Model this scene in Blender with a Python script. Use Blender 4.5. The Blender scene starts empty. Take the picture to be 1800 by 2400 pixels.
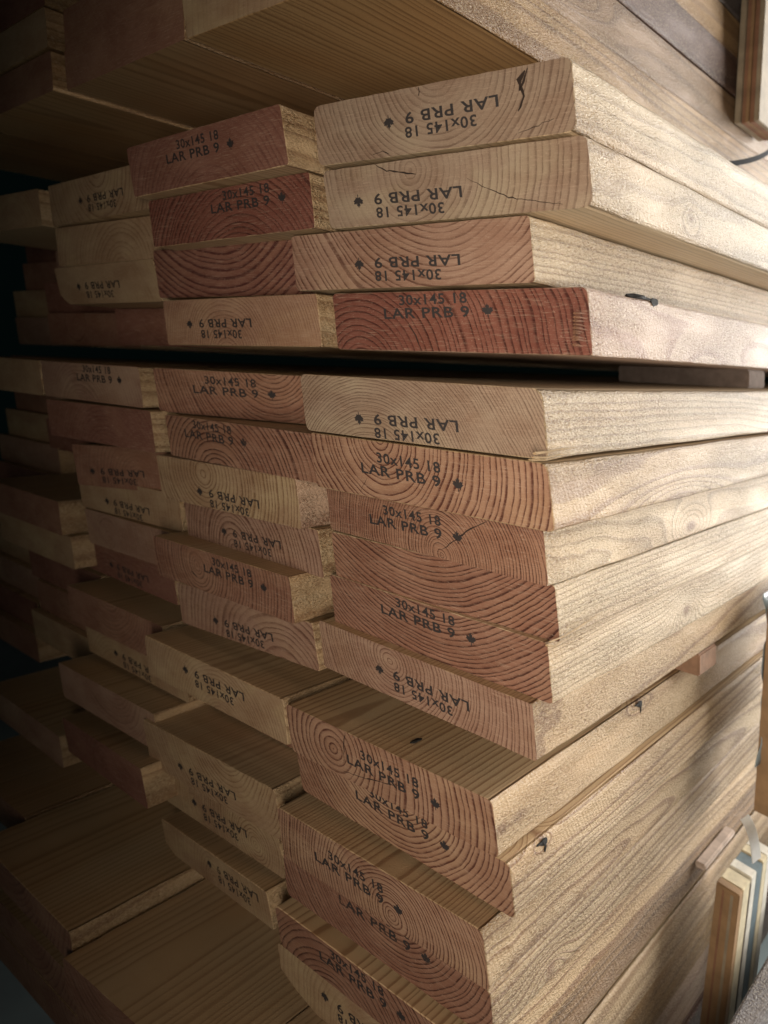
import bpy, bmesh, math, random
from mathutils import Vector, Matrix
random.seed(7)
S = 0.001                      # everything below is written in millimetres
scene = bpy.context.scene
C = scene.collection

# ------------------------------------------------------------------ camera
cam_data = bpy.data.cameras.new('camera')
cam = bpy.data.objects.new('camera', cam_data)
C.objects.link(cam)
right = Vector((0.7388522, 0.6724566, 0.0435861))
down = Vector((-0.0192534, 0.0857201, -0.9961332))
fwd = Vector((-0.6735925, 0.7351560, 0.0762816))
m = Matrix((right, -down, -fwd)).transposed().to_4x4()
m.translation = Vector((158.995, -248.330, -132.108)) * S
cam.matrix_world = m
cam_data.sensor_fit = 'HORIZONTAL'
cam_data.sensor_width = 36.0
cam_data.lens = 36.0 * 1698.24 / 1800.0
cam_data.shift_x = -101.52 / 1800.0
cam_data.shift_y = -477.82 / 1800.0
cam_data.clip_start = 0.01
cam_data.clip_end = 60.0
cam_data.dof.use_dof = True
cam_data.dof.focus_distance = 0.37
cam_data.dof.aperture_fstop = 13.0
scene.camera = cam

# ------------------------------------------------------------------ light
world = bpy.data.worlds.new('World')
scene.world = world
world.use_nodes = True
world.node_tree.nodes['Background'].inputs[0].default_value = (0.16, 0.40, 0.37, 1)
world.node_tree.nodes['Background'].inputs[1].default_value = 0.0042

def area(name, loc, aim, size, power, col, size_y=None):
    d = bpy.data.lights.new(name, 'AREA')
    d.shape = 'RECTANGLE'; d.size = size; d.size_y = size_y or size
    d.energy = power; d.color = col
    o = bpy.data.objects.new(name, d); C.objects.link(o)
    o.location = Vector(loc)
    o.rotation_euler = (Vector(aim) - Vector(loc)).to_track_quat('-Z', 'Y').to_euler()
    return o
# the open side of the shed, beyond the stack on the right, and its weaker return from the front
area('daylight_opening', (0.70, 1.60, 0.0), (-0.05, 0.15, -0.15), 1.1, 68.0, (1.0, 0.975, 0.93), 1.5)
_a = area('aisle_light', (0.27, -0.40, -0.21), (0.045, 0.02, -0.21), 0.12, 1.12, (1.0, 0.87, 0.73), 0.40)
_a.data.spread = math.radians(84)

scene.view_settings.view_transform = 'Standard'
scene.view_settings.look = 'None'
scene.view_settings.exposure = 0.0
scene.view_settings.gamma = 1.0
scene.cycles.use_denoising = True
scene.cycles.max_bounces = 6
scene.cycles.diffuse_bounces = 2
scene.cycles.use_adaptive_sampling = True

# ------------------------------------------------------------------ node helpers
class NT:
    def __init__(self, name):
        self.m = bpy.data.materials.new(name); self.m.use_nodes = True
        self.t = self.m.node_tree; self.n = self.t.nodes; self.l = self.t.links
        self.b = self.n['Principled BSDF']
    def put(self, sock, v):
        if v is None: return
        if hasattr(v, 'is_linked') or hasattr(v, 'links'): self.l.new(v, sock)
        else: sock.default_value = v
    def math(self, op, a, b=None, c=None, clamp=False):
        n = self.n.new('ShaderNodeMath'); n.operation = op; n.use_clamp = clamp
        self.put(n.inputs[0], a); self.put(n.inputs[1], b)
        if c is not None: self.put(n.inputs[2], c)
        return n.outputs[0]
    def vec(self, op, a, b):
        n = self.n.new('ShaderNodeVectorMath'); n.operation = op
        self.put(n.inputs[0], a); self.put(n.inputs[1], b)
        return n.outputs[0]
    def noise(self, vec, scale=1.0, detail=2.0, rough=0.5, dist=0.0, out=0):
        n = self.n.new('ShaderNodeTexNoise')
        n.inputs['Scale'].default_value = scale; n.inputs['Detail'].default_value = detail
        n.inputs['Roughness'].default_value = rough; n.inputs['Distortion'].default_value = dist
        self.put(n.inputs['Vector'], vec)
        return n.outputs[out]
    def ramp(self, fac, stops, interp='LINEAR'):
        n = self.n.new('ShaderNodeValToRGB'); n.color_ramp.interpolation = interp
        e = n.color_ramp.elements
        while len(e) < len(stops): e.new(0.5)
        for k, (p, c) in enumerate(stops):
            e[k].position = p
            e[k].color = (c, c, c, 1) if not hasattr(c, '__len__') else (*c[:3], 1)
        self.put(n.inputs[0], fac); return n.outputs[0]
    def mix(self, fac, a, b, blend='MIX'):
        n = self.n.new('ShaderNodeMix'); n.data_type = 'RGBA'; n.blend_type = blend
        self.put(n.inputs[0], fac); self.put(n.inputs[6], a if not isinstance(a, tuple) else (*a[:3], 1))
        self.put(n.inputs[7], b if not isinstance(b, tuple) else (*b[:3], 1))
        return n.outputs[2]
    def bump(self, h, dist, strength=1.0, normal=None):
        n = self.n.new('ShaderNodeBump'); n.inputs['Strength'].default_value = strength
        n.inputs['Distance'].default_value = dist
        self.put(n.inputs['Height'], h)
        if normal is not None: self.put(n.inputs['Normal'], normal)
        return n.outputs[0]
    def sep(self, v):
        n = self.n.new('ShaderNodeSeparateXYZ'); self.put(n.inputs[0], v); return n.outputs
    def comb(self, x, y, z):
        n = self.n.new('ShaderNodeCombineXYZ')
        self.put(n.inputs[0], x); self.put(n.inputs[1], y); self.put(n.inputs[2], z); return n.outputs[0]
    def mm(self):
        n = self.n.new('ShaderNodeTexCoord')
        return self.vec('MULTIPLY', n.outputs['Object'], (1000.0,) * 3)

def grain(nt, cu, cv, spacing, seed, knots, warp=5.0):
    """year-ring field in board space: (ring fraction 0..1, mm position, knot mask)"""
    P = nt.mm()
    Pn = nt.vec('ADD', P, (seed * 137.0, seed * 61.0, seed * 29.0))
    w = nt.noise(nt.vec('MULTIPLY', Pn, (0.014, 0.0022, 0.022)), 1.0, 1.5, 0.45, out=1)
    w2 = nt.noise(nt.vec('MULTIPLY', Pn, (0.09, 0.006, 0.09)), 1.0, 2.0, 0.5, out=1)
    ws = nt.sep(w); w2s = nt.sep(w2); p = nt.sep(P)
    x = nt.math('ADD', nt.math('SUBTRACT', p[0], cu), nt.math('MULTIPLY_ADD', ws[0], 2 * warp, -warp))
    z = nt.math('ADD', nt.math('SUBTRACT', p[2], cv), nt.math('MULTIPLY_ADD', ws[2], 2 * warp, -warp))
    x = nt.math('ADD', x, nt.math('MULTIPLY_ADD', w2s[0], 1.6, -0.8))
    z = nt.math('ADD', z, nt.math('MULTIPLY_ADD', w2s[1], 1.6, -0.8))
    r = nt.math('SQRT', nt.math('ADD', nt.math('MULTIPLY', x, x), nt.math('MULTIPLY', z, z)))
    r = nt.math('ADD', r, nt.math('MULTIPLY', p[1], 0.012))
    kmask = None
    for (ky, kz, amp, sy, sz) in knots:
        a = nt.math('DIVIDE', nt.math('SUBTRACT', p[1], ky), sy)
        b = nt.math('DIVIDE', nt.math('SUBTRACT', p[2], kz), sz)
        d2 = nt.math('ADD', nt.math('MULTIPLY', a, a), nt.math('MULTIPLY', b, b))
        near = nt.math('LESS_THAN', nt.math('ABSOLUTE', p[1]), 5000.0)
        e = nt.math('EXPONENT', nt.math('MULTIPLY', d2, -1.0))
        xm = nt.math('MULTIPLY', e, near)
        r = nt.math('ADD', r, nt.math('MULTIPLY', xm, amp))
        core = nt.math('EXPONENT', nt.math('MULTIPLY', d2, -14.0))
        kmask = core if kmask is None else nt.math('MAXIMUM', kmask, core)
    rs = nt.math('DIVIDE', r, spacing)
    n1 = nt.n.new('ShaderNodeTexNoise'); n1.noise_dimensions = '1D'
    n1.inputs['Scale'].default_value = 1.0; n1.inputs['Detail'].default_value = 2.0
    nt.put(n1.inputs['W'], nt.math('MULTIPLY_ADD', rs, 0.33, seed * 3.7))
    rs = nt.math('MULTIPLY_ADD', n1.outputs[0], 1.6, rs)
    f = nt.math('FRACT', rs)
    n2 = nt.n.new('ShaderNodeTexNoise'); n2.noise_dimensions = '1D'
    n2.inputs['Scale'].default_value = 1.0; n2.inputs['Detail'].default_value = 1.0
    nt.put(n2.inputs['W'], nt.math('MULTIPLY_ADD', rs, 0.9, seed * 5.1))
    prof = nt.sep(nt.ramp(f, [(0.0, 0.0), (0.06, 0.0), (0.42, 0.06), (0.66, 0.34), (0.80, 1.0), (0.94, 0.95), (1.0, 0.0)]))[0]
    prof = nt.math('MULTIPLY', prof, nt.math('MULTIPLY_ADD', n2.outputs[0], 0.7, 0.65), clamp=True)
    return prof, P, Pn, kmask

PAL = {   # end-grain early / late wood
    'grey': ((0.375, 0.275, 0.195), (0.15, 0.09, 0.06)),
    'tan': ((0.42, 0.25, 0.16), (0.115, 0.040, 0.025)),
    'rose': ((0.40, 0.25, 0.175), (0.14, 0.062, 0.040)),
    'brown': ((0.335, 0.175, 0.115), (0.075, 0.025, 0.016)),
    'red': ((0.235, 0.088, 0.062), (0.070, 0.019, 0.013)),
    'plum': ((0.27, 0.125, 0.088), (0.10, 0.030, 0.024)),
    'straw': ((0.46, 0.32, 0.19), (0.21, 0.115, 0.058)),
}
SIDE = {
    'pale': ((0.60, 0.48, 0.325), (0.33, 0.235, 0.14)),
    'honey': ((0.57, 0.42, 0.255), (0.27, 0.155, 0.080)),
    'pink': ((0.52, 0.38, 0.285), (0.31, 0.165, 0.11)),
    'tawny': ((0.43, 0.275, 0.135), (0.21, 0.115, 0.05)),
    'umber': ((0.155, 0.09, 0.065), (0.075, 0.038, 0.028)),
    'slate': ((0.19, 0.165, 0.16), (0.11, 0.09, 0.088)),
    'bark': ((0.29, 0.185, 0.10), (0.14, 0.08, 0.04)),
}

def end_material(name, pal, cu, cv, sp, seed, contrast=1.0, heart=0.0, soft=0.0):
    nt = NT(name)
    f, P, Pn, k = grain(nt, cu, cv, sp, seed, [], 4.5)
    e, l = PAL[pal]
    # the saw leaves some rings sharp and others furred over
    fur = nt.noise(nt.vec('MULTIPLY', Pn, (0.10, 0.10, 0.22)), 1.0, 4.0, 0.7)
    f = nt.math('MULTIPLY', f, nt.math('MULTIPLY', contrast, nt.sep(nt.ramp(fur, [(0.34, 0.45), (0.56, 1.0)]))[0]))
    # saw-smeared zones where the rings fade, as on a blunt cross cut
    sm = nt.noise(nt.vec('MULTIPLY', Pn, (0.018, 0.018, 0.03)), 1.0, 1.0)
    f = nt.math('MULTIPLY', f, nt.sep(nt.ramp(sm, [(0.30 + soft * 0.25, 0.3), (0.46 + soft * 0.25, 1.0)]))[0])
    col = nt.mix(f, e, l)
    sap = nt.noise(nt.vec('MULTIPLY', Pn, (0.011, 0.011, 0.02)), 1.0, 2.0, 0.55, 1.2)
    col = nt.mix(nt.sep(nt.ramp(sap, [(0.48, 0.0), (0.60, 0.6)]))[0], col, nt.mix(1.0, col, (1.18, 1.28, 1.22), 'MULTIPLY'))
    blot = nt.noise(nt.vec('MULTIPLY', Pn, (0.03, 0.03, 0.05)), 1.0, 4.0, 0.65)
    col = nt.mix(nt.sep(nt.ramp(blot, [(0.38, 0.0), (0.64, 0.8)]))[0], col, nt.mix(1.0, col, (0.76, 0.66, 0.62), 'MULTIPLY'))
    fib = nt.noise(nt.vec('MULTIPLY', Pn, (3.2, 1.0, 3.2)), 1.0, 2.0, 0.7)
    col = nt.mix(0.55, col, nt.ramp(fib, [(0.3, 0.58), (0.7, 1.0)]), 'MULTIPLY')
    lint = nt.noise(nt.vec('MULTIPLY', Pn, (0.8, 0.3, 1.3)), 1.0, 3.0, 0.75)
    col = nt.mix(nt.sep(nt.ramp(lint, [(0.60, 0.0), (0.74, 0.45)]))[0], col, (0.62, 0.46, 0.34))
    scr = nt.noise(nt.vec('MULTIPLY', Pn, (0.12, 0.1, 2.8)), 1.0, 3.0, 0.6)
    col = nt.mix(nt.sep(nt.ramp(scr, [(0.54, 0.0), (0.72, 0.35)]))[0], col, (0.55, 0.40, 0.29))
    nt.l.new(col, nt.b.inputs['Base Color'])
    nt.b.inputs['Roughness'].default_value = 0.78
    nt.b.inputs['Specular IOR Level'].default_value = 0.25
    h = nt.math('ADD', nt.math('MULTIPLY', f, -0.5), nt.math('MULTIPLY_ADD', fib, 0.6, nt.math('MULTIPLY', scr, 0.5)))
    nt.l.new(nt.bump(h, 0.00042, 0.9), nt.b.inputs['Normal'])
    return nt.m

def side_material(name, pal, cu, cv, sp, seed, knots=(), contrast=0.75, rough=1.0, half=None):
    nt = NT(name)
    f, P, Pn, k = grain(nt, cu, cv, sp, seed, knots, 4.5)
    e, l = SIDE[pal]
    k1 = 0.88 + 0.26 * ((seed * 7.31) % 1.0); k2 = 0.93 + 0.14 * ((seed * 3.77) % 1.0)   # every board its own tone
    e = (e[0] * k1, e[1] * k1, e[2] * k1 * k2); l = (l[0] * k1, l[1] * k1, l[2] * k1 * k2)
    edge = None
    if half:
        edge = nt.sep(nt.ramp(nt.math('SUBTRACT', nt.math('ABSOLUTE', nt.sep(P)[0]), half - 2.6), [(0.0, 0.0), (1.0, 1.0)]))[0]
        f = nt.math('MULTIPLY', f, nt.math('MULTIPLY_ADD', edge, 0.05, 0.70))
    col = nt.mix(nt.math('MULTIPLY', f, contrast), e, l)
    tone = nt.noise(nt.vec('MULTIPLY', Pn, (0.02, 0.006, 0.05)), 1.0, 3.0, 0.6)
    col = nt.mix(nt.sep(nt.ramp(tone, [(0.35, 0.0), (0.75, 0.7)]))[0], col, nt.mix(1.0, col, (0.86, 0.72, 0.58), 'MULTIPLY'))
    # torn, fuzzy rough-planed fibres, their raking-light speckle also painted into the colour
    fuzz = nt.noise(nt.vec('MULTIPLY', Pn, (0.62, 0.34, 0.98)), 1.0, 3.0, 0.75, 0.5)
    fuzz2 = nt.noise(nt.vec('MULTIPLY', Pn, (1.6, 0.9, 1.9)), 1.0, 2.0, 0.6)
    patch = nt.sep(nt.ramp(nt.noise(nt.vec('MULTIPLY', Pn, (0.02, 0.012, 0.05)), 1.0, 2.0), [(0.35, 0.35), (0.6, 1.0)]))[0]
    if half: patch = nt.math('MULTIPLY', patch, nt.math('MULTIPLY_ADD', edge, 0.95, 0.05))
    fleck_shade = nt.sep(nt.ramp(fuzz, [(0.34, 1.0), (0.47, 0.0)]))[0]
    col = nt.mix(nt.math('MULTIPLY', fleck_shade, nt.math('MULTIPLY', patch, 0.75)), col, nt.mix(1.0, col, (0.55, 0.42, 0.33), 'MULTIPLY'))
    grit = nt.noise(nt.vec('MULTIPLY', Pn, (0.9, 0.50, 1.2)), 1.0, 2.5, 0.65, 0.5)
    grit_shade = nt.math('MULTIPLY', nt.sep(nt.ramp(grit, [(0.36, 1.0), (0.50, 0.0)]))[0], nt.math('MULTIPLY', patch, 0.62 * min(1, rough)))
    col = nt.mix(grit_shade, col, nt.mix(1.0, col, (0.50, 0.40, 0.32), 'MULTIPLY'))
    grit_glint = nt.math('MULTIPLY', nt.sep(nt.ramp(grit, [(0.53, 0.0), (0.66, 1.0)]))[0], nt.math('MULTIPLY', patch, 0.38 * min(1, rough)))  # pale specks paint the glints of raking light
    col = nt.mix(grit_glint, col, (0.76, 0.64, 0.45))
    if k is not None:
        col = nt.mix(nt.math('MULTIPLY', k, 0.8), col, (0.20, 0.095, 0.045))
    nt.l.new(col, nt.b.inputs['Base Color'])
    nt.b.inputs['Roughness'].default_value = 0.46
    nt.b.inputs['Specular IOR Level'].default_value = 0.45
    # planer ripple crossing the fibres
    p = nt.sep(P)
    rip = nt.math('SINE', nt.math('ADD', nt.math('MULTIPLY', p[1], 2.1), nt.math('MULTIPLY', p[2], 1.3)))
    h = nt.math('ADD', nt.math('MULTIPLY', nt.math('ADD', fuzz, grit), patch), nt.math('MULTIPLY', fuzz2, 0.10))
    h = nt.math('ADD', h, nt.math('MULTIPLY', nt.math('MULTIPLY', rip, edge if half else 1.0), 0.02))
    h = nt.math('ADD', h, nt.math('MULTIPLY', f, nt.math('MULTIPLY_ADD', edge, 0.12, 0.025) if half else 0.1))
    nt.l.new(nt.bump(h, 0.0019 * rough, 1.0), nt.b.inputs['Normal'])
    return nt.m

def plain(name, col, rough=0.6, metal=0.0, var=0.3, sc=0.05, bump=0.0):
    nt = NT(name); P = nt.mm()
    n = nt.noise(nt.vec('MULTIPLY', P, (sc,) * 3), 1.0, 4.0, 0.6)
    c2 = tuple(v * (1 - var) for v in col)
    nt.l.new(nt.mix(nt.sep(nt.ramp(n, [(0.35, 0.0), (0.65, 1.0)]))[0], col, c2), nt.b.inputs['Base Color'])
    nt.b.inputs['Roughness'].default_value = rough; nt.b.inputs['Metallic'].default_value = metal
    if bump: nt.l.new(nt.bump(n, bump * S, 0.8), nt.b.inputs['Normal'])
    return nt.m

def ink_material(name, fade, seed):
    nt = NT(name); P = nt.mm()
    Pn = nt.vec('ADD', P, (seed * 17.0, 0.0, seed * 31.0))
    nt.b.inputs['Base Color'].default_value = (0.032, 0.026, 0.025, 1)
    nt.b.inputs['Roughness'].default_value = 0.7
    a = nt.noise(nt.vec('MULTIPLY', Pn, (1.1, 1.0, 1.1)), 1.0, 3.0, 0.7)
    b = nt.noise(nt.vec('MULTIPLY', Pn, (0.10, 0.1, 0.16)), 1.0, 1.0)
    s = nt.math('ADD', nt.math('MULTIPLY', a, 0.55), nt.math('MULTIPLY', b, 0.45))
    al = nt.sep(nt.ramp(s, [(0.27 + fade, 0.25), (0.40 + fade, 0.96)]))[0]
    nt.l.new(al, nt.b.inputs['Alpha'])
    return nt.m

# ------------------------------------------------------------------ mesh helpers
def link(name, me, mat, parent=None):
    o = bpy.data.objects.new(name, me); C.objects.link(o)
    if mat is not None: me.materials.append(mat)
    o.parent = parent
    return o
def mesh(name, vs, fs, smooth=False):
    me = bpy.data.meshes.new(name)
    me.from_pydata([Vector(v) * S for v in vs], [], fs)
    me.validate(); 
    bm = bmesh.new(); bm.from_mesh(me); bmesh.ops.recalc_face_normals(bm, faces=bm.faces); bm.to_mesh(me); bm.free()
    if smooth:
        for p in me.polygons: p.use_smooth = True
    return me
def tag(o, label, cat, group=None):
    o['label'] = label; o['category'] = cat
    if group: o['group'] = group
    return o
def empty(name, loc):
    o = bpy.data.objects.new(name, None); C.objects.link(o)
    o.location = Vector(loc) * S; o.empty_display_size = 0.02
    return o

def outline(w, t, r, seg=3, cut=None, n_top=14, n_side=4, frng=None, rag=0.0):
    """rounded rectangle of a board section, centre at 0, from bottom-left counter-clockwise"""
    pts = []
    hw, ht = w / 2, t / 2
    corners = [(-hw, -ht, math.pi), (hw, -ht, 1.5 * math.pi), (hw, ht, 0), (-hw, ht, 0.5 * math.pi)]
    rr = list(r) if hasattr(r, '__len__') else [r] * 4
    for i, (cx, cz, a0) in enumerate(corners):
        if i == 0 and cut:
            pts += [(-hw, -ht + cut[1]), (-hw + cut[0] * .45, -ht + cut[1] * .45), (-hw + cut[0], -ht)]
        else:
            q = rr[i]; ox = cx + (q if cx < 0 else -q); oz = cz + (q if cz < 0 else -q)
            for k in range(seg + 1):
                a = a0 + 0.5 * math.pi * k / seg
                pts.append((ox + q * math.cos(a), oz + q * math.sin(a)))
        nx = corners[(i + 1) % 4]; n = n_top if i % 2 == 0 else n_side
        q2 = rr[(i + 1) % 4]
        s = pts[-1]
        e = {0: (hw - q2, -ht), 1: (hw, ht - q2), 2: (-hw + q2, ht), 3: (-hw, -ht + (cut[1] if cut else q2))}[i]
        for k in range(1, n):
            pts.append((s[0] + (e[0] - s[0]) * k / n, s[1] + (e[1] - s[1]) * k / n))
    if rag and frng:
        pts = [(x * (1 - frng.uniform(0, rag) / hw), z * (1 - frng.uniform(0, rag) / ht)) for x, z in pts]
    return pts

def text_mesh(s, width, cap):
    cu = bpy.data.curves.new('t', 'FONT'); cu.body = s; cu.size = 1.0; cu.offset = 0.020
    cu.resolution_u = 3
    cu.align_x = 'LEFT'; cu.space_character = 1.1
    o = bpy.data.objects.new('t', cu); C.objects.link(o)
    dg = bpy.context.evaluated_depsgraph_get()
    me = bpy.data.meshes.new_from_object(o.evaluated_get(dg))
    vs = [v.co.copy() for v in me.vertices]
    fs = [tuple(p.vertices) for p in me.polygons]
    x0 = min(v.x for v in vs); x1 = max(v.x for v in vs); y0 = min(v.y for v in vs); y1 = max(v.y for v in vs)
    out = [((v.x - x0) / (x1 - x0) * width, (v.y - y0) / (y1 - y0) * cap) for v in vs]
    bpy.data.objects.remove(o); bpy.data.curves.remove(cu); bpy.data.meshes.remove(me)
    return out, fs
T_SIZE = text_mesh('30x145 18', 40.0, 5.4)
T_GRADE = text_mesh('LAR PRB 9', 51.0, 5.6)
_h = [(0, 5.0), (0.75, 3.4), (1.5, 3.8), (1.2, 1.6), (2.3, 2.7), (2.7, 2.0), (4.1, 2.3), (3.4, 0.9), (4.2, 0.3), (1.9, -1.6), (2.2, -2.4), (0.3, -2.0), (0.35, -4.2)]
LEAF = _h + [(-x, z) for x, z in reversed(_h[1:])]

def stamp(name, pts, faces, u0, v0, rot, face_y, parent, mat, wobble):
    """lay flat lettering on the end face: 0.12 mm proud of the wood"""
    c = -1.0 if rot else 1.0
    ca, sa = math.cos(wobble), math.sin(wobble)
    vs = []
    for x, z in pts:
        x, z = x * ca - z * sa, x * sa + z * ca
        u, v = u0 + c * x, v0 + c * z
        vs.append((u, face_y(u, v) - 0.12, v))
    return link(name, mesh(name, vs, faces), mat, parent)

# ------------------------------------------------------------------ boards
# key: x, y, z of the top right corner of the sawn end; width, thickness; skew and rake of the cut; roll
B = {
  "A1": (-1.9, 2.6, 1.7, 144.7, 31.3, 0.165, -0.213, -0.008),
  "A2": (1, 11.2, -30.6, 144.9, 30.4, 0.187, -0.247, 0.005),
  "A3": (-28.6, 13.3, -62.3, 145, 30.6, 0.175, -0.196, 0.009),
  "A4": (-6.1, 27.2, -94.7, 145, 30.6, 0.178, -0.196, 0.007),
  "B1": (-12, 7.5, -140.7, 145, 30.1, 0.103, -0.219, 0.001),
  "B2": (-11.6, 14.9, -172.2, 144.9, 29.7, 0.081, -0.244, 0.002),
  "B3": (-27.9, 39.6, -202.8, 145, 30, 0.058, -0.228, -0.005),
  "B4": (-29.7, 50.9, -234, 144.9, 28, 0.106, -0.229, -0.003),
  "B5": (-34, 54.5, -262.2, 145.3, 30.6, 0.083, -0.237, -0.015),
  "B6": (-41.3, 54.5, -292.8, 145.8, 29.3, 0.08, -0.238, -0.027),
  "C1": (-54.5, 42.7, -337.8, 144.8, 29.7, 0.09, -0.246, -0.002),
  "C2": (-49.5, 51.1, -368, 147, 29.6, 0.087, -0.277, -0.038),
  "C3": (-58.9, 44.6, -399.3, 144.5, 32.3, 0.094, -0.26, -0.007),
  "C4": (-60.6, 53.2, -433, 145.9, 27.5, 0.098, -0.228, -0.025),
  "C5": (-66.2, 51.8, -462.3, 145.1, 26.7, 0.079, -0.259, -0.001),
  "C6": (-71, 59.1, -489.7, 145.1, 30, 0.078, -0.228, -0.002),
  "D1": (-149.4, -34.9, -0.7, 145.2, 30.6, 0.096, -0.248, 0.015),
  "D2": (-148.8, -16.9, -32, 145, 29.8, 0.124, -0.2, 0.015),
  "D3": (-173.6, 3.7, -62.6, 144.9, 32.3, 0.149, -0.232, -0.001),
  "D4": (-158.8, 1.9, -96, 145, 29.3, 0.105, -0.205, 0.011),
  "D5": (-173.4, 22.9, -143.2, 145.5, 30.1, 0.327, -0.245, 0),
  "D6": (-163.1, 10.6, -174.2, 145.1, 28.3, 0.085, -0.251, 0.001),
  "D7": (-190.7, 21.1, -203.3, 144.8, 30.8, 0.092, -0.219, 0.015),
  "D8": (-185.4, 38.5, -234.6, 144.8, 29.6, 0.054, -0.228, 0.01),
  "D9": (-198.7, 26.8, -263.6, 144.9, 29, 0.088, -0.223, 0.005),
  "D10": (-195.7, 45, -293.6, 144.3, 30.3, 0.087, -0.228, 0.043),
  "D11": (-206.1, 31.2, -338.9, 144.9, 29, 0.107, -0.214, -0.011),
  "D12": (-198.5, 75, -368.8, 145, 30, 0.084, -0.228, 0),
  "D13": (-218.5, 40.7, -399.1, 144.4, 34, 0.1, -0.252, 0.027),
  "D14": (-227.3, 54, -433.9, 143.7, 30, 0.065, -0.229, 0.045),
  "D15": (-227.7, 53.4, -466.1, 141.4, 23.6, -0.005, -0.218, 0.131),
  "E1": (-300.9, -29.6, -5.9, 144.9, 30.7, 0.065, -0.21, 0),
  "E2": (-300.1, -16.4, -37.7, 145.1, 29.4, 0.146, -0.192, 0.005),
  "E3": (-322.8, -9.4, -67.6, 145, 29, 0.08, -0.315, 0),
  "E4": (-307.8, 40, -97.3, 145, 30, 0.147, -0.223, 0),
  "E5": (-325.6, -14.4, -143.3, 145, 28.1, 0.081, -0.208, 0.002),
  "E6": (-312.2, -11.5, -172.4, 145, 28.4, 0.099, -0.211, 0.009),
  "E7": (-328.9, 28.4, -204.4, 144.9, 33.9, 0.244, -0.21, 0.055),
  "E8": (-346.6, 32.6, -238, 144.8, 28.4, 0.105, -0.228, 0.018),
  "E9": (-342.3, 37.7, -267.9, 144.9, 30, 0.082, -0.228, 0.014),
  "E10": (-362.4, 45.8, -297.5, 144.8, 28.3, 0.045, -0.228, 0.014),
  "E11": (-360.7, 35.9, -338, 144.9, 30.7, 0.089, -0.213, 0.004),
  "E12": (-345.8, 47.8, -369.9, 145, 24.4, 0.09, -0.234, 0.004),
  "E13": (-351.6, 29.7, -396.3, 144.6, 30, 0.087, -0.228, 0.023),
  "E14": (-347.2, 26.8, -429.5, 142.9, 29.2, 0.011, -0.228, 0.099),
  "E15": (-376.7, 90, -459.5, 145, 30, 0.084, -0.228, 0),
  "F1": (-452.3, -49.9, -7.7, 145, 28.8, 0.142, -0.186, -0.001),
  "F2": (-449.1, 40, -37.3, 145, 30, 0.147, -0.223, 0),
  "F3": (-471.8, 40, -68.1, 145, 30, 0.147, -0.223, 0),
  "F4": (-456.8, 40, -98.9, 145, 30, 0.147, -0.223, 0),
  "F5": (-476.2, -25.6, -143.4, 145, 28.6, 0.082, -0.194, -0.002),
  "F6": (-461.2, 50, -172.8, 145, 30, 0.084, -0.228, 0),
  "F7": (-477.9, 50, -203.6, 145, 30, 0.084, -0.228, 0),
  "F8": (-495.6, 6.7, -263.8, 145, 29.5, 0.078, -0.204, -0.001),
  "F9": (-491.4, 17.6, -294.3, 145, 28.4, 0.08, -0.225, -0.001),
  "F10": (-511.4, 90, -323.5, 145, 30, 0.084, -0.228, 0),
  "F11": (-509.7, 55, -338, 145, 30, 0.084, -0.228, 0),
  "F12": (-494.8, 60, -368.8, 145, 30, 0.084, -0.228, 0),
  "F13": (-500.6, 60, -399.6, 145, 30, 0.084, -0.228, 0),
  "F14": (-496.2, 23.3, -463.1, 145, 27.9, 0.083, -0.22, -0.004),
  "G1": (-601.3, 60, -7.7, 145, 30, 0.147, -0.223, 0),
  "G2": (-598.1, 60, -38.5, 145, 30, 0.147, -0.223, 0),
  "G3": (-620.8, 60, -69.3, 145, 30, 0.147, -0.223, 0),
  "G4": (-605.8, 60, -100.1, 145, 30, 0.147, -0.223, 0),
  "G5": (-625.2, 60, -143.4, 145, 30, 0.084, -0.228, 0),
  "G6": (-610.2, 60, -174.2, 145, 30, 0.084, -0.228, 0),
  "G7": (-626.9, 60, -205, 145, 30, 0.084, -0.228, 0),
  "G8": (-644.6, 60, -235.8, 145, 30, 0.084, -0.228, 0),
  "G9": (-640.4, 60, -266.6, 145, 30, 0.084, -0.228, 0),
  "G10": (-660.4, 60, -297.4, 145, 30, 0.084, -0.228, 0),
  "G11": (-658, 58, -338, 145, 30, 0.084, -0.228, 0),
  "G12": (-655, 58, -368.9, 145, 30, 0.084, -0.228, 0),
  "G13": (-658, 58, -399.8, 145, 30, 0.084, -0.228, 0),
  "G14": (-655, 58, -430.7, 145, 30, 0.084, -0.228, 0),
}

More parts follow.
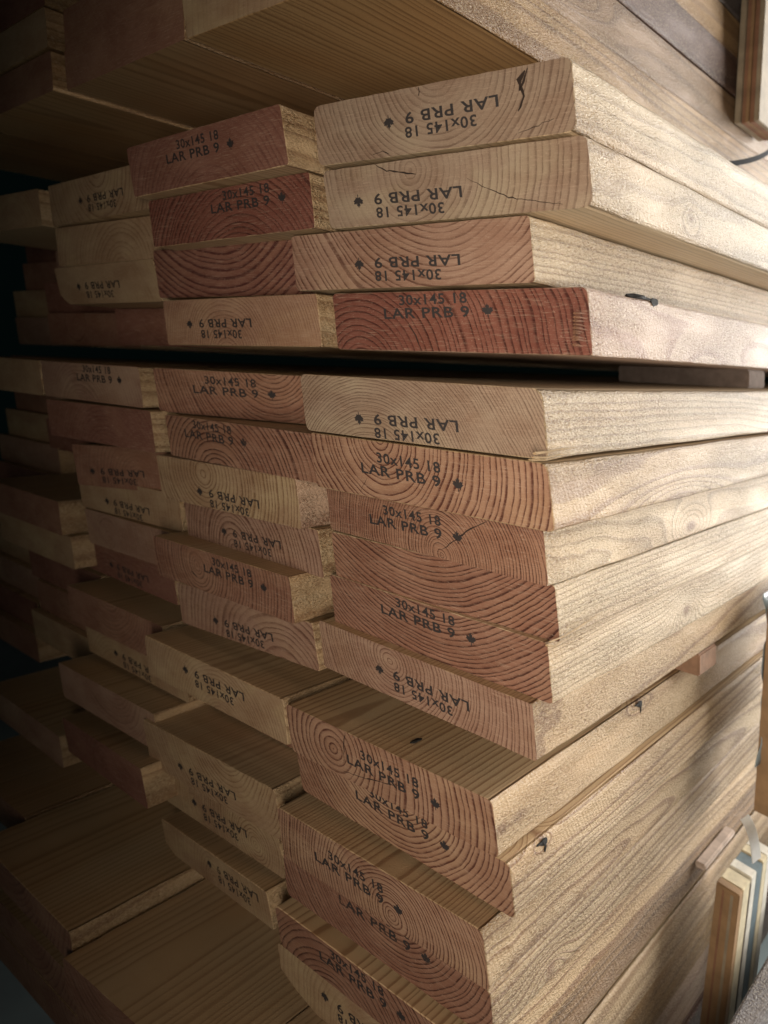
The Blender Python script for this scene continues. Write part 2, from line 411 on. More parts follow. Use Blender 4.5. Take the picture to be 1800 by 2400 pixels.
# end colour, ring centre (u, v from the middle of the end), ring spacing, contrast, side colour, softness
LOOK = {
 'A1': ('grey', 4, 22, 3.0, .7, 'pale', .1), 'A2': ('grey', -19, 9, 3.2, .65, 'pale', .1), 'A3': ('rose', 24, 52, 3.2, 1., 'pale', -.2),
 'A4': ('red', -56, -26, 3.4, 1., 'pink', -.3), 'B1': ('grey', -28, -42, 1.6, .75, 'pale', -.3), 'B2': ('tan', -22, 17, 3.0, 1.15, 'honey', -.4),
 'B3': ('brown', 10, -13, 1.7, 1.0, 'pale', -.4), 'B4': ('brown', -6, 82, 2.5, 1.1, 'pale', -.4), 'B5': ('brown', 2, 78, 2.4, 1.1, 'pale', -.4),
 'B6': ('rose', -18, 7, 2.3, .85, 'honey', -.4), 'C1': ('tan', -36, 1, 3.6, 1.1, 'honey', -.4), 'C2': ('tan', -4, 36, 2.7, 1.1, 'honey', -.4),
 'C3': ('tan', 12, -9, 2.2, 1.1, 'honey', -.4), 'C4': ('brown', 10, 34, 2.6, 1., 'honey', -.3), 'C5': ('brown', -28, -34, 3.4, 1., 'honey', -.1),
 'C6': ('straw', 20, -22, 3.2, .4, 'bark', .3),  # side colour chosen dark, painting in the shade of its recess
 'D1': ('plum', 4, -40, 4.0, .5, 'honey', .25), 'D2': ('red', 10, -44, 3.2, .95, 'honey', -.1), 'D3': ('plum', -8, 74, 4.2, 1.2, 'honey', -.4),
 'D4': ('tan', -10, -20, 2.2, .5, 'honey', .1), 'D5': ('brown', 22, 26, 2.6, .9, 'honey', -.1), 'D6': ('brown', -20, -30, 3.6, 1.1, 'honey', -.4),
 'D7': ('straw', -20, 8, 3.4, .9, 'pink', -.1), 'D8': ('rose', -18, -14, 3.4, 1., 'honey', -.2), 'D9': ('brown', -24, 4, 3.0, .8, 'honey', 0.),
 'D10': ('rose', 38, -32, 4.6, .8, 'honey', 0.), 'D11': ('straw', 10, -24, 2.6, .6, 'honey', .2), 'D12': ('brown', 0, 40, 3, .6, 'honey', 0.),
 'D13': ('straw', 24, 30, 3.0, .8, 'honey', -.1), 'D14': ('straw', 44, -2, 2.4, .8, 'honey', 0.), 'D15': ('straw', 0, -8, 3., .5, 'honey', .1),
 'E1': ('straw', 6, 20, 4.5, .7, 'honey', 0.), 'E2': ('straw', 10, -20, 4., .5, 'honey', .1), 'E3': ('straw', 0, -30, 3., .3, 'honey', .3), 'E4': ('plum', 0, 30, 3, .3, 'honey', .3),
}
LOOK_FAR = [('plum', .4), ('brown', .4), ('straw', .35), ('rose', .4)]
KNOTS = {'A2': [(121, 13, 5, 11, 6)], 'B2': [(140, 0, 12, 60, 13)], 'B3': [(170, 6, 9, 30, 12)], 'B5': [(166, 11, 16, 20, 10)],
         'C1': [(156, 29, 9, 12, 5)], 'C2': [(32, 29, 7, 10, 6)], 'A4': [(150, -8, 11, 60, 20)], 'C4': [(60, 8, 8, 20, 9)]}
STAMPS = {'A1': (11.1, 2.0, 1), 'A2': (-16.0, -2.6, 1), 'A3': (9.0, -2.6, 1), 'A4': (-13.3, 4.4, 0), 'B1': (2.6, -4.9, 1), 'B2': (-11.3, -0.3, 0), 'B3': (-13.8, -2.2, 0),
 'B5': (-7.8, 4.3, 0), 'B6': (9.1, -0.5, 1), 'C1': (0.7, -1.8, 0), 'C2': (-1.2, 4.0, 0), 'C3': (-17.7, -1.9, 0), 'C4': (-1.8, 7.8, 0), 'C5': (-10.5, 2.1, 0),
 'D1': (-6.6, 2.1, 0), 'D2': (14.5, 3.4, 0), 'D4': (-10.2, -0.8, 1), 'D5': (-15.3, 2.0, 0), 'D6': (-26.4, 3.0, 0), 'D7': (9.8, -5.2, 1), 'D8': (9.3, -2.0, 1),
 'D9': (11.3, 2.3, 0), 'D10': (5.9, -3.7, 1), 'D11': (9.6, 3.6, 1), 'D13': (3.9, -3.9, 1), 'D14': (10.8, 0.2, 1), 'D15': (33.0, 3.2, 1), 'C6': (2.4, 3.1, 1),
 'E1': (12.3, -0.5, 1), 'E3': (-3.6, -0.8, 1), 'E5': (10.0, 3.6, 0), 'E7': (-15.9, -3.8, 1), 'E8': (5.1, -4.1, 1), 'E10': (6.1, -2.4, 1), 'E12': (8.8, -1.5, 1)}
FADED = {'A2': .03, 'B3': .02, 'C4': .05, 'C2': .02, 'B6': .015, 'D8': .04, 'D11': .03, 'D1': .06, 'D2': .02, 'D5': .04, 'D6': .06, 'D13': .02, 'D15': .07, 'E1': .10, 'E3': .07}
CUT = {'E3': (13, 8), 'D15': (14, 6), 'C6': (30, 12)}
RAD = {'A1': (3.5, 4.5, 3.5, 4.5), 'A2': (3.5, 4.5, 3, 3.5), 'B1': (3, 3, 4.5, 3), 'B2': (2, 3, 4, 1.5), 'A3': 2.2, 'A4': (2, 1.2, 3.2, 2.2)}

LABEL = {
 'A1': 'top board of the upper bundle, grey-tan, dark crack near its upper corner',
 'A2': 'grey-tan overhanging board directly under the cracked top board, upside-down stamp',
 'A3': 'rosy set-back board directly above the deep red board, upside-down stamp',
 'A4': 'deep red board just above the black gap, upright stamp, splintered corner',
 'B1': 'pale fine-ringed board just below the black gap, with upside-down stamp',
 'B2': 'orange-tan bold-ringed board directly under the pale fine-ringed one',
 'B3': 'red-brown board with pith at its lower edge and a crack through its leaf mark',
 'B4': 'unstamped red-brown board with wide sweeping rings, under the cracked pith board',
 'B5': 'stamped red-brown board with sweeping rings, directly under the unstamped one',
 'B6': 'pale rosy board with upside-down stamp, at the overhanging bottom corner of the middle bundle',
 'C1': 'brown board jutting under the middle bundle, top face with dark knot showing',
 'C2': 'brown smile-ringed board tucked directly under the jutting board with the knot',
 'C3': 'brown board near the bottom right with round pith rings and its striped top face showing',
 'C4': 'set-back brown board under the round-pith board at the bottom, upper stamp line half hidden',
 'C5': 'reddish board with yellowish corner at the very bottom, broad arching rings',
 'C6': 'pale board with chipped corner at the bottom edge, under the reddish board',
 'D1': 'plum-brown board jutting out beside the cracked top board, honey-coloured side showing',
 'D2': 'board end half plain red and half ringed, under the jutting plum board',
 'D3': 'unstamped dark board with light wavy rings beside the rosy set-back board',
 'D4': 'tan board just above the black gap, beside the deep red board, faint upside-down stamp',
 'D5': 'dark red-brown board just below the black gap, beside the pale fine-ringed board',
 'D6': 'brown board with rainbow-arched rings beside the orange-tan board',
 'D7': 'straw-coloured board jutting out beside the red-brown pith board, pink slatted side grain',
 'D8': 'rosy arched-ring board between the jutting straw board and the jutting brown one',
 'D9': 'brown board jutting out beside the sweeping-ring boards, top face showing, upright stamp',
 'D10': 'set-back rosy board over the lower dark gap, half-covered upside-down stamp',
 'D11': 'long straw-coloured board below the dark gap, beside the knotty jutting board, upside-down stamp',
 'D12': 'shadowed set-back board between two straw-coloured boards at lower centre',
 'D13': 'straw board with curved light rings and broad shaded top face, lower centre',
 'D14': 'straw board with round light pith at one end, lower centre',
 'D15': 'worn board with blotchy stamp and chipped corner, lowest of the second column',
 'E1': 'dull straw board with a ringed patch, top of the third column, its side strip lit',
 'E2': 'dull board second from the top in the third column, beside the half-red board',
 'E3': 'dull board with clipped lower corner, third from the top in the third column',
 'E4': 'dark plum board in shadow just above the black gap, third column',
 'E5': 'dark blurred board just below the black gap, third column, narrow lit side strip',
 'E6': 'dark brown board second below the black gap, third column, wider lit side strip',
 'E7': 'dark blurred board beside the straw board that juts out, third below the black gap',
 'E8': 'dark blurred board with faint leaf mark, fourth below the black gap in the third column',
 'E9': 'dark recessed board beside the jutting brown board, fifth below the black gap',
 'E10': 'dim brown board with faint stamp, lowest of the middle bundle in the third column',
 'E11': 'dim board with lit upper edge, first below the lower dark gap in the third column',
 'E12': 'dim board second below the lower dark gap, beside the long straw board',
 'E13': 'black-shadowed recess board in the third column, third below the lower dark gap',
 'E14': 'reddish dim board near the lower left with a thin lit side strip',
 'E15': 'shadowed lowest board of the third column',
 'F1': 'dark blurred board at the left edge, top of the fourth column, pale side strip',
 'F2': 'dark recessed board second from the top at the left edge',
 'F3': 'dark recessed board third from the top at the left edge',
 'F4': 'dark recessed board just above the black gap at the left edge',
 'F5': 'dull board at the left edge just below the black gap',
 'F6': 'dark recessed board at the left edge, second below the black gap',
 'F7': 'dark recessed board at the left edge, third below the black gap',
 'F8': 'dark board at the left with a small bright tan side patch, the upper of two',
 'F9': 'dark board at the left with a small bright tan side patch, the lower of two',
 'F10': 'dark recessed board at the left, lowest of the middle bundle',
 'F11': 'dark recessed board at the left, first below the lower dark gap',
 'F12': 'dark recessed board at the left, second below the lower dark gap',
 'F13': 'dark recessed board at the left, third below the lower dark gap',
 'G11': 'outermost dark board at the left border, first under the lower dark gap',
 'G12': 'outermost dark board at the left border, second under the lower dark gap',
 'G13': 'outermost dark board at the left border, third under the lower dark gap',
 'G14': 'outermost dark board at the left border, fourth under the lower dark gap',
 'G1': 'outermost dark board of the upper bundle at the left border, top row',
 'G3': 'outermost dark board of the upper bundle at the left border, third row',
 'G5': 'outermost dark board at the left border, first under the black gap',
 'G6': 'outermost dark board at the left border, second under the black gap',
 'G7': 'outermost dark board at the left border, third under the black gap',
 'G8': 'outermost dark board at the left border, fourth under the black gap',
 'G9': 'outermost dark board at the left border, fifth under the black gap',
 'G10': 'outermost dark board at the left border, last above the lower dark gap',
 'G2': 'outermost dark board of the upper bundle at the left border, second row',
 'G4': 'outermost dark board of the upper bundle at the left border, just above the gap',
 'F14': 'dim greyish board at the lower left edge with a faint pale side line',
}
GROUP = {'A': 'boards of the upper bundle', 'B': 'boards of the middle bundle', 'C': 'boards of the lower bundle'}

def lumber(key, x, y, z, w, t, a, s, ro, look, side_pal, label, group, length=1800.0, name='lumber_board',
           stampdef=None, knots=(), cut=None, rad=2.5, fade=0.0, seed=None, detail=True, yaw=0.0, side_rough=1.0, side_con=0.85):
    pal, cu, cv, sp, con, soft = look
    seed = seed if seed is not None else random.uniform(0, 9)
    rng = random.Random(hash(key) % 1000 if not isinstance(key, str) else sum(ord(ch) * (i + 7) for i, ch in enumerate(key)))
    c, sn = math.cos(ro), math.sin(ro)
    bx, bz = -w / 2 * c + t * sn, -w / 2 * sn - t * c
    root = empty(name, (x + bx, y, z + bz))
    root.rotation_euler.y = -ro
    root.rotation_euler.z = yaw
    tag(root, label, 'board', group)
    al, sl = a + s * ro, s - a * ro
    fy = lambda u, v: al * u + sl * (v - t / 2)
    face = outline(w, t, rad, 3 if detail else 2, cut, 26 if detail else 4, 8 if detail else 2, rng, 0.35 if detail else 0)
    out = outline(w, t, rad, 3 if detail else 2, cut, 26 if detail else 4, 8 if detail else 2)
    n = len(face)
    # body: loft of sections; the arris wanders a little
    ys = [0.5, 2.5, 6, 12, 20, 30, 42, 56, 72, 90, 110, 135, 165, 200, 240, 290, 350, 420, 500, 700, 1000, 1400, length] if detail else [0.5, length]
    vs = []
    for u, v in face: vs.append((u, fy(u, v + t / 2), v + t / 2))
    ph = [rng.uniform(0, 6.3) for _ in range(6)]
    for k, yy in enumerate(ys):
        for i, (u, v) in enumerate(out):
            j = 0.22 * math.sin(yy * .09 + ph[0] + i * .02) + 0.16 * math.sin(yy * .31 + ph[1]) if detail else 0
            du = (j if u > 0 else -j) * .8
            y0 = fy(u, v + t / 2)
            blend = max(0.0, 1 - (yy - .5) / 400.0)
            vs.append((u + du * (1 if abs(u) > w / 2 - 4 else 0), yy + y0 * blend, v + t / 2 + (j * .5 if abs(v) > t / 2 - 3 else 0) * (1 if v > 0 else -1)))
    fs = []
    for k in range(len(ys)):
        for i in range(n):
            i2 = (i + 1) % n
            fs.append((k * n + i, k * n + i2, (k + 1) * n + i2, (k + 1) * n + i))
    fs.append(tuple(range(len(ys) * n, (len(ys) + 1) * n)))
    sm = side_material('side_wood', side_pal, cu, t / 2 + cv, sp, seed, knots, side_con, side_rough, w / 2)
    bo = link('board_body', mesh('board_body', vs, fs), sm, root)
    ef_v = [(u, fy(u, v + t / 2), v + t / 2) for u, v in face]
    ef = link('end_face', mesh('end_face', ef_v, [tuple(range(n))]), end_material('end_grain', pal, cu, t / 2 + cv, sp, seed, con, 0, soft), root)
    if stampdef:
        u0, v0, rot = stampdef
        ink = ink_material('stamp_ink', fade + rng.uniform(-.01, .035), seed)
        sgn = -1 if rot else 1
        wob = rng.uniform(-.022, .022)
        fyy = lambda u, v: fy(u, v)
        gp = [(px - 25.5, pz - 2.8) for px, pz in T_GRADE[0]]
        stamp('grade_mark', gp, T_GRADE[1], u0, v0 + t / 2, rot, fyy, ef, ink, wob)
        sh = rng.uniform(10, 12)
        spts = [(px - 25.5 + sh, pz - 2.8 + 6.9) for px, pz in T_SIZE[0]]
        lim = t / 2 - .4 - sgn * v0
        kf = [f for f in T_SIZE[1] if all(spts[i][1] <= lim for i in f)]
        if kf: stamp('size_mark', spts, kf, u0, v0 + t / 2, rot, fyy, ef, ink, wob)
        lp = [(px * .75 + 35.5, pz * .75) for px, pz in LEAF]
        stamp('leaf_mark', lp, [tuple(range(len(lp)))], u0, v0 + t / 2, rot, fyy, ef, ink, wob)
    return root, fy

ROOTS = {}
for i, (k, p) in enumerate(B.items()):
    c = k[0]; row = int(k[1:])
    grp = GROUP[c] if c in 'ABC' else (GROUP['A'] if row < 5 else GROUP['B'] if row < 11 else GROUP['C'])
    if k in LOOK:
        pal, cu, cv, sp, con, side, soft = LOOK[k]
    else:
        pal, con = LOOK_FAR[(i * 5) % 4]; cu, cv, sp, soft = random.uniform(-40, 40), random.uniform(-40, 40), 3.4, .2
        side = 'honey'
    ROOTS[k] = lumber(k, *p, (pal, cu, cv, sp, con, soft), side, LABEL[k], grp, stampdef=STAMPS.get(k), knots=KNOTS.get(k, ()),
                      cut=CUT.get(k), side_con=1.15 if c == 'C' else .9 if c in 'AB' else .85, rad=RAD.get(k, 3.1 if c == 'C' else 1.8), fade=FADED.get(k, -.02), seed=0.37 + i * .53, detail=c in 'ABCD')

# ------------------------------------------------------------------ cracks, splinters, resin: parts of the boards they belong to
M_CRACK = plain('crack_dark', (0.030, 0.016, 0.010), 0.9, var=.2)
M_SPLINT = plain('splinter_wood', (0.62, 0.46, 0.28), 0.7, sc=.2)
M_RESIN = plain('dark_resin', (0.012, 0.010, 0.008), 0.85, sc=.4, bump=.5)
def crack(k, pts, w, name='crack'):
    root, fy = ROOTS[k]; t = B[k][4]; rng = random.Random(len(pts) + int(w * 100))
    dense = []
    for (a0, b0), (a1, b1) in zip(pts, pts[1:]):
        nn = max(2, int(math.hypot(a1 - a0, b1 - b0) / 2.2))
        for i in range(nn): dense.append((a0 + (a1 - a0) * i / nn + rng.uniform(-.35, .35), b0 + (b1 - b0) * i / nn + rng.uniform(-.35, .35)))
    dense.append(pts[-1])
    L = []; R = []
    for i, (u, v) in enumerate(dense):
        a = dense[max(0, i - 1)]; b = dense[min(len(dense) - 1, i + 1)]
        d = Vector((b[0] - a[0], b[1] - a[1])).normalized(); nrm = (-d.y, d.x)
        ww = w * (.25 + .75 * math.sin(math.pi * min(1, (i + .4) / len(dense)))) * rng.uniform(.4, 1.3) / 2
        L.append((u + nrm[0] * ww, v + nrm[1] * ww)); R.append((u - nrm[0] * ww, v - nrm[1] * ww))
    q = L + R[::-1]; n = len(dense)
    vs = [(u, fy(u, v + t / 2) - .09, v + t / 2) for u, v in L + R]
    fs = [(i, i + 1, n + i + 1, n + i) for i in range(n - 1)]
    e = [o for o in root.children if o.name.startswith('end_face')][0]
    link(name, mesh(name, vs, fs), M_CRACK, e)
crack('A1', [(52.2, 13.8), (48.3, 6.5), (49.2, 2.7), (45.9, -3.6)], 1.5)
crack('A1', [(50.5, 13), (47.5, 9.5), (47.5, 5)], 2.6)
crack('A1', [(44.9, -13.3), (52.3, -11.5), (62.5, -9.0)], .5)
crack('A1', [(-36, -13.8), (-30, -12.5), (-26, -14.4)], .5)
crack('A1', [(-5, 15), (-5.5, 11)], .7)
crack('A2', [(-38.5, 14.6), (-31.9, 11.1), (-24.4, 9.5), (-14.7, 7.5)], 1.0)
crack('A2', [(13.1, 2.6), (22.5, -2.6), (32.8, -7.7), (58.7, -13.1)], .55)
crack('B3', [(10.5, -10.1), (25.2, 0.5), (32.4, 5.5), (41.2, 10.4)], .8)
crack('C1', [(-23.4, 15), (-26, 5), (-27.9, -5.0)], .6)
crack('C1', [(-28.9, -10.4), (-14.4, -8.6), (12.4, -2.3)], .6)
crack('A4', [(-18, -14), (-20, -7), (-24, -2)], .8)
crack('B2', [(-40, -13), (-34, -5)], .4)
crack('D9', [(-30, -3), (-24, -6)], .9)

def blob(k, name, cx, cy, cz, sx, sy, sz, mat, seed=1, parent_face=False, n=2):
    """lumpy little solid in board space, set into the board it belongs to"""
    root, fy = ROOTS[k]; bm = bmesh.new(); bmesh.ops.create_icosphere(bm, subdivisions=n, radius=1)
    rng = random.Random(seed)
    for v in bm.verts:
        q = rng.uniform(.7, 1.2); v.co = Vector(((cx + v.co.x * sx * q), (cy + v.co.y * sy * q), (cz + v.co.z * sz * q))) * S
    me = bpy.data.meshes.new(name); bm.to_mesh(me); bm.free()
    return link(name, me, mat, root)
# black scab on the lower edge of the set-back board and dark chips on the red one
wA3 = B['A3'][3] / 2
blob('A4', 'resin_lump', B['A4'][3] / 2 - 3.0, 66, B['A4'][4] + .6, 3.2, 12, 1.5, M_RESIN, 5)
blob('A4', 'resin_lump', B['A4'][3] / 2 - .3, 78, B['A4'][4] - 1.2, .9, 5, 2.6, M_RESIN, 8)
blob('A4', 'resin_chip', -2, .6, B['A4'][4] - .3, 12, 1.2, .7, M_RESIN, 9)
blob('C1', 'loose_knot', 10, 16, B['C1'][4] - .3, 2.0, 5, .9, M_RESIN, 11)
for kk, yy, zz in (('C1', 156, 27.5), ('C2', 33, 27.0)):
    ww = B[kk][3] / 2
    blob(kk, 'knot', ww + .2, yy, zz, .55, 3.4, 2.2, M_RESIN, 4)
    blob(kk, 'knot', ww + .1, yy - 3.5, zz + .8, .5, 4.2, .45, M_RESIN, 6)
    blob(kk, 'knot', ww + .1, yy + 1.5, zz - 3.4, .45, 1.0, 2.4, M_RESIN, 7)
def splinter(k, pts, r=.5):
    root, fy = ROOTS[k]; vs = []; fs = []
    for i, p in enumerate(pts):
        q = r * (1 if i == 0 else .75 if i < len(pts) - 1 else .15)
        for a in range(4): vs.append((p[0] + q * math.cos(a * 1.57), p[1], p[2] + q * .6 * math.sin(a * 1.57)))
    for i in range(len(pts) - 1):
        for a in range(4): fs.append((i * 4 + a, i * 4 + (a + 1) % 4, i * 4 + 4 + (a + 1) % 4, i * 4 + 4 + a))
    link('splinter', mesh('splinter', vs, fs), M_SPLINT, root)
hw = B['B1'][3] / 2
splinter('B1', [(hw - 1, 2, 3.2), (hw + 1.2, 9, 3.8), (hw + 1.4, 20, 4.4), (hw + .6, 33, 4.2)], 1.0)
splinter('B1', [(hw - 1, 1, 1.6), (hw + 1.1, 8, 1.4), (hw + 1.0, 18, 2.0), (hw + .6, 28, 1.4)], .8)
splinter('B1', [(hw - 2, 0, .6), (hw + 0.6, 8, .3), (hw + .4, 24, .8)], .7)
hw = B['A4'][3] / 2
_r = random.Random(12)
M_SPLINT_OLD = M_SPLINT
M_SPLINT = plain('torn_wood', (0.30, 0.15, 0.085), 0.8, sc=.2)
for i in range(10):
    zz = 18 - i * 1.5 + _r.uniform(-.5, .5); ln = _r.uniform(2, 9)
    splinter('A4', [(hw - .9, 1.0, zz), (hw + _r.uniform(-.1, .5), 2.5, zz + .1), (hw + _r.uniform(.0, .3), 2.5 + ln, zz - _r.uniform(-.4, .5))], _r.uniform(.8, 1.2))
M_SPLINT = M_SPLINT_OLD
hw = B['B5'][3] / 2
splinter('B4', [(hw - .6, 2, 2.5), (hw + 1.1, 12, 3.4), (hw + 1.2, 30, 5), (hw + .5, 50, 6.5)], .7)
splinter('B4', [(hw - .8, 0, 1.4), (hw + 1.1, 4, .6), (hw + 1.0, 10, 1.2)], 1.0)

# ------------------------------------------------------------------ overhead bundle, seen from below
OX, OZ = -73.3, 46.3
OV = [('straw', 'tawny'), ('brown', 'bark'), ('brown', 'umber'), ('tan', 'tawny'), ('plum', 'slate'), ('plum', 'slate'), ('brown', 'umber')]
OL = ['honey-coloured lowest board of the overhead bundle, its underside spanning the top of the picture',
      'speckled brown board second from the bottom on the overhead bundle side',
      'dark umber board third from the bottom on the overhead bundle side',
      'pinkish board fourth from the bottom on the overhead bundle side',
      'grey board near the top corner, beside the hanging post',
      'grey board at the very top edge, uppermost seen beside the hanging post', 'brown board above the grey ones at the top edge']
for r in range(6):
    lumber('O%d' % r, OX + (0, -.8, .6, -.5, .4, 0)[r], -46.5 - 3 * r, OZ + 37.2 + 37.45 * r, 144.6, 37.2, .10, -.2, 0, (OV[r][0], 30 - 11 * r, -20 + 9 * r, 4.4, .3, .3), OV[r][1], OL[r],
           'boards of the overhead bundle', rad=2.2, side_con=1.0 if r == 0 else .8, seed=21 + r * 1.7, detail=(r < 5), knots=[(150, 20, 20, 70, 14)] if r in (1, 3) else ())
FARO = [(-218.6, -57, 73.2, 27, 'set-back underside board left of the honey-coloured overhead board'),
        (-219.0, -60, 101, 27, 'upper left overhead board jutting over the set-back underside board'),
        (-364, -80, 100, 27, 'dull board end at the top left corner with a pale edge'),
        (-364, -74, 71, 27, 'dark board end below the top left corner with a thin pale edge'),
        (-364, -84, 128, 27, 'dark board end at the extreme top left'),
        (-510, -60, 72, 27, 'dark overhead board at the left edge above the black opening')]
for q, (x, y, z, t, lab) in enumerate(FARO):
    lumber('P%d' % q, x, y, z, 144, t, .06, -.15, 0, (['brown', 'brown', 'straw', 'brown', 'plum', 'brown'][q], 20, 30, 4, .12, .4), 'tawny', lab,
           'boards of the overhead bundle', rad=1.6, side_con=.8, seed=40 + q * 1.3, detail=False)

# ------------------------------------------------------------------ bundle underneath
LOWB = [('U1', -350, -22, -520.5, 24, .09, 'honey', 'broad dull board whose top face fills the lower left, with lit edge'),
        ('U2', -203, -10, -531, 27, .14, 'honey', 'board whose top face shows between a lit edge and the pale chipped board'),
        ('U3', -76, 40, -531, 30, .08, 'honey', 'tan board seen as a strip under the lower bundle side'),
        ('U4', -348, -14, -557, 27, .1, 'honey', 'board under the broad dull one at the lower left corner'),
        ('U5', -203, 0, -560, 27, .14, 'brown', 'second board down at the bottom edge before centre'),
        ('U6', -80, 60, -563, 34, .08, 'tawny', 'orange-pink board under the tan strip at the lower right'),
        ('U7', -84, 60, -600, 34, .08, 'pink', 'reddish board two below the tan strip at the lower right'),
        ('U8', -82, 60, -636, 34, .08, 'umber', 'dark board at the bottom edge, past centre'),
        ('U9', -498, 0, -521, 26, .1, 'honey', 'dull board top face at the left edge near the bottom'),
        ('U10', -346, -8, -586, 27, .1, 'honey', 'lowest board end visible in the lower left corner')]
for q, (k, x, y, z, t, a, side, lab) in enumerate(LOWB):
    lumber(k, x, y, z, 145, t, a, -.2, 0, ('brown', -30 + 9 * q, 40 - 3 * q, 4.5, .5, .2), side if side in SIDE else 'honey', lab,
           'boards of the bottom bundle', rad=2.2, side_con=.7, seed=60 + q * 1.9, detail=q in (0, 1, 2, 5))

# ------------------------------------------------------------------ stickers (spacer laths between the bundles)
def bar(name, x0, x1, y0, y1, z0, z1, mat, label=None, cat='lath', group=None, parent=None, bev=1.0):
    bm = bmesh.new(); bmesh.ops.create_cube(bm, size=1)
    ox, oy, oz = (x0 + x1) / 2, (y0 + y1) / 2, z0
    for v in bm.verts:
        v.co = Vector((v.co.x * (x1 - x0), v.co.y * (y1 - y0), (v.co.z + .5) * (z1 - z0))) * S
    bmesh.ops.bevel(bm, geom=bm.edges[:], offset=bev * S, segments=2, affect='EDGES')
    me = bpy.data.meshes.new(name); bm.to_mesh(me); bm.free()
    o = link(name, me, mat, parent); o.location = Vector((ox, oy, oz)) * S
    if label: tag(o, label, cat, group)
    return o
M_STICK = plain('sticker_wood', (0.40, 0.31, 0.26), .8, sc=.12, bump=.4)
bar('spacer_lath', -165, -48, 372, 412, -140.6, -125.6, M_STICK, 'greyish spacer lath end in the black gap at the right', 'spacer', 'spacer laths')
bar('spacer_lath', -760, -42, 262, 293, -337.4, -322.6, plain('sticker_wood', (0.30, 0.17, 0.10), .8, sc=.12), 'brown spacer lath end under the pale side board, lower gap', 'spacer', 'spacer laths')
bar('spacer_lath', -300, -95, 700, 740, 1.5+2, 45.6, M_STICK, 'spacer lath deep in the dark opening below the overhead bundle', 'spacer', 'spacer laths')

# ------------------------------------------------------------------ upright laths beside the stack
def lean_group(o, deg): o.rotation_euler.y = math.radians(deg)
M_LT = plain('lath_tan', (0.36, 0.22, 0.11), .65, sc=.06, bump=.3)
M_LB = plain('lath_brown', (0.30, 0.15, 0.085), .65, sc=.06, bump=.3)
M_LG = plain('lath_grey', (0.36, 0.29, 0.20), .7, sc=.06, bump=.3)
M_LC = plain('lath_cream', (0.72, 0.62, 0.42), .6, sc=.1, bump=.4)
M_LW = plain('lath_white', (0.78, 0.74, 0.64), .6, sc=.1, bump=.4)
M_LBL = plain('lath_teal', (0.15, 0.20, 0.22), .6, sc=.1, bump=.3)

def upright(name, x0, y0, ztop, zbot, strips_x, depth, label, lean, group, mats):
    """post made of thin laths side by side; each lath is a part"""
    root = empty(name, (x0, y0, zbot)); tag(root, label, 'post', group); lean_group(root, lean)
    x = 0.0
    for i, (w, dy) in enumerate(strips_x):
        bar('lath', x, x + w - .15, dy, depth, 0, ztop - zbot, mats[i % len(mats)], parent=root, bev=.5)
        x += w
    return root
upright('hanging_post', -71.4, 398, 330, 93.6, [(5.2, 0), (4.0, 3), (2.8, .5), (4.6, 3.2), (4.6, .2)], 64,
        'grooved brown upright post hanging down at the top right corner', 2.6, 'upright posts of thin laths', [M_LG, M_LB, M_LT, M_LB, M_LG])
# bundle of laths standing at the lower right: slices one behind the other
def slices(name, x0, w, y0, zt, zb, parts, label, lean, group):
    root = empty(name, (x0, y0, zb)); tag(root, label, 'post', group); lean_group(root, lean)
    y = 0.0
    for th, mat, dz in parts:
        bar('lath', 0, w, y, y + th - .3, 0, zt - zb - dz, mat, parent=root, bev=.6)
        y += th
    return root
r = slices('lath_pack', -77.6, 16.5, 320, -499, -760, [(8, M_LT, 0), (15, M_LC, 0), (3, M_CRACK, 4), (11, M_LW, 0), (14, M_LBL, 1), (10, M_LC, 0), (12, M_LW, 0)],  # thin dark slice paints in the shaded gap between laths
           'upright pack of cream and teal laths at the lower right corner', 6.1, 'upright posts of thin laths')
bar('groove_strip', 4.5, 6.0, -.35, 1.0, 0, 258, M_LB, parent=r, bev=.2)
bar('groove_strip', 10.5, 12.5, -.35, 1.0, 0, 258, M_LG, parent=r, bev=.2)
slices('side_lath', -31.0, 20, 340, -300, -451, [(16, M_LT, 0), (14, M_LC, 0), (14, M_LG, 0)],
       'tan upright lath at the right edge, above the lath pack', 3.5, 'upright posts of thin laths')
bar('thin_lath', -70, -62, 330, 392, -504.5, -500.0, plain('lath_pink', (0.60, 0.47, 0.38), .7, sc=.1), 'small pinkish lath lying behind the lath pack top', 'lath')
bar('weathered_board', -20, -6, 120, 700, -690, -544, side_material('weathered_wood', 'slate', 30, 40, 3.5, 77, (), .8, 1.2), 'weathered blue-grey board in the bottom right corner', 'board', bev=2)

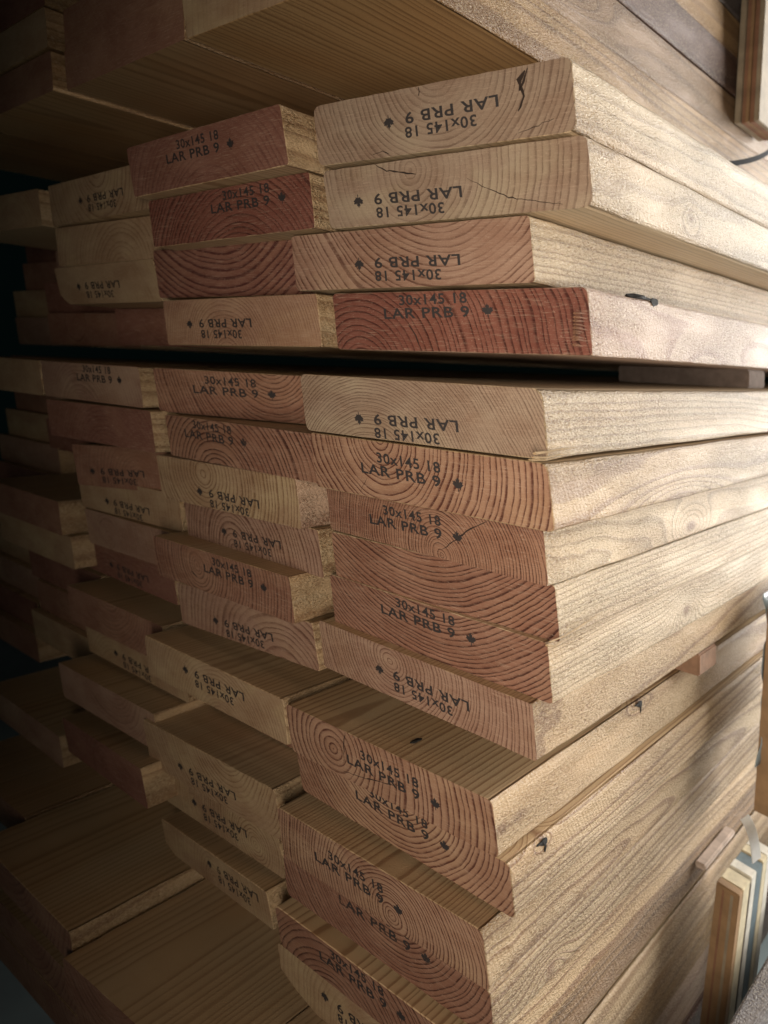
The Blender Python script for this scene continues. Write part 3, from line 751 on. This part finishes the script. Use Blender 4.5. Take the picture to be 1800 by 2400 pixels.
# ------------------------------------------------------------------ straps
def ribbon(name, pts, width_vec, th, mat, label, cat):
    vs = []; fs = []; w = Vector(width_vec)
    for p in pts:
        p = Vector(p)
        for sgn, off in ((-1, 0), (1, 0), (1, th), (-1, th)):
            vs.append(p + w * (sgn * .5) + Vector((off, 0, off * .3)))
    n = len(pts)
    for i in range(n - 1):
        for a in range(4): fs.append((i * 4 + a, i * 4 + (a + 1) % 4, i * 4 + 4 + (a + 1) % 4, i * 4 + 4 + a))
    fs += [(3, 2, 1, 0), tuple(range(n * 4 - 4, n * 4))]
    o = link(name, mesh(name, vs, fs, False), mat); tag(o, label, cat); return o
def arc(a, b, bulge, n=14):
    a, b, g = Vector(a), Vector(b), Vector(bulge)
    return [a.lerp(b, i / n) + g * math.sin(math.pi * i / n) for i in range(n + 1)]
ribbon('packing_strap', arc((-66, 352, 44), (-56, 470, 92), (6, 0, -5)), (0, -2, 4.2), .6, plain('black_plastic', (0.012, 0.012, 0.014), .95, var=.1), 'black packing strap crossing below the hanging post at the right edge', 'strap')
ribbon('steel_strap', arc((-47, 368, -474), (-24, 325, -476), (2, -2, 5)), (3, 8, 2), .6, plain('steel_band', (0.88, 0.92, 0.93), .45, .0, var=.1, sc=.2), 'shiny silver steel strap curling over the lath pack at right', 'strap')  # matte near-white colour stands in for the steel's reflections

# crumpled blue-grey film at the right edge
def film():
    vs = []; fs = []; nu, nv = 26, 34; rng = random.Random(3)
    ph = [rng.uniform(0, 6.28) for _ in range(8)]
    for j in range(nv + 1):
        for i in range(nu + 1):
            u, v = i / nu, j / nv
            y = 338 + 100 * u + (14 * math.sin(v * 3.1 + .6) + 3 * math.sin(v * 9)) * (1 - u)
            z = -296 - 120 * v
            x = -27 + .9 * math.sin(v * 19 + u * 5 + ph[1]) + .8 * math.sin(u * 17 - v * 9 + ph[2]) + .5 * math.sin(v * 41 + u * 23 + ph[3]) + 4 * u
            vs.append((x, y, z))
    for j in range(nv):
        for i in range(nu):
            a = j * (nu + 1) + i; fs.append((a, a + 1, a + nu + 2, a + nu + 1))
    o = link('plastic_film', mesh('plastic_film', vs, fs, True), plain('grey_film', (0.34, 0.40, 0.42), .35, var=.4, sc=.04))
    md = o.modifiers.new('thick', 'SOLIDIFY'); md.thickness = .0006
    tag(o, 'crumpled blue-grey plastic film against the bundle side at the right edge', 'plastic film')
film()

# ------------------------------------------------------------------ floor far below
me = mesh('floor', [(-6000, -3000, -1150), (6000, -3000, -1150), (6000, 9000, -1150), (-6000, 9000, -1150)], [(0, 1, 2, 3)])
o = link('floor', me, plain('shed_concrete', (0.14, 0.17, 0.17), .8, sc=.004)); o['kind'] = 'structure'
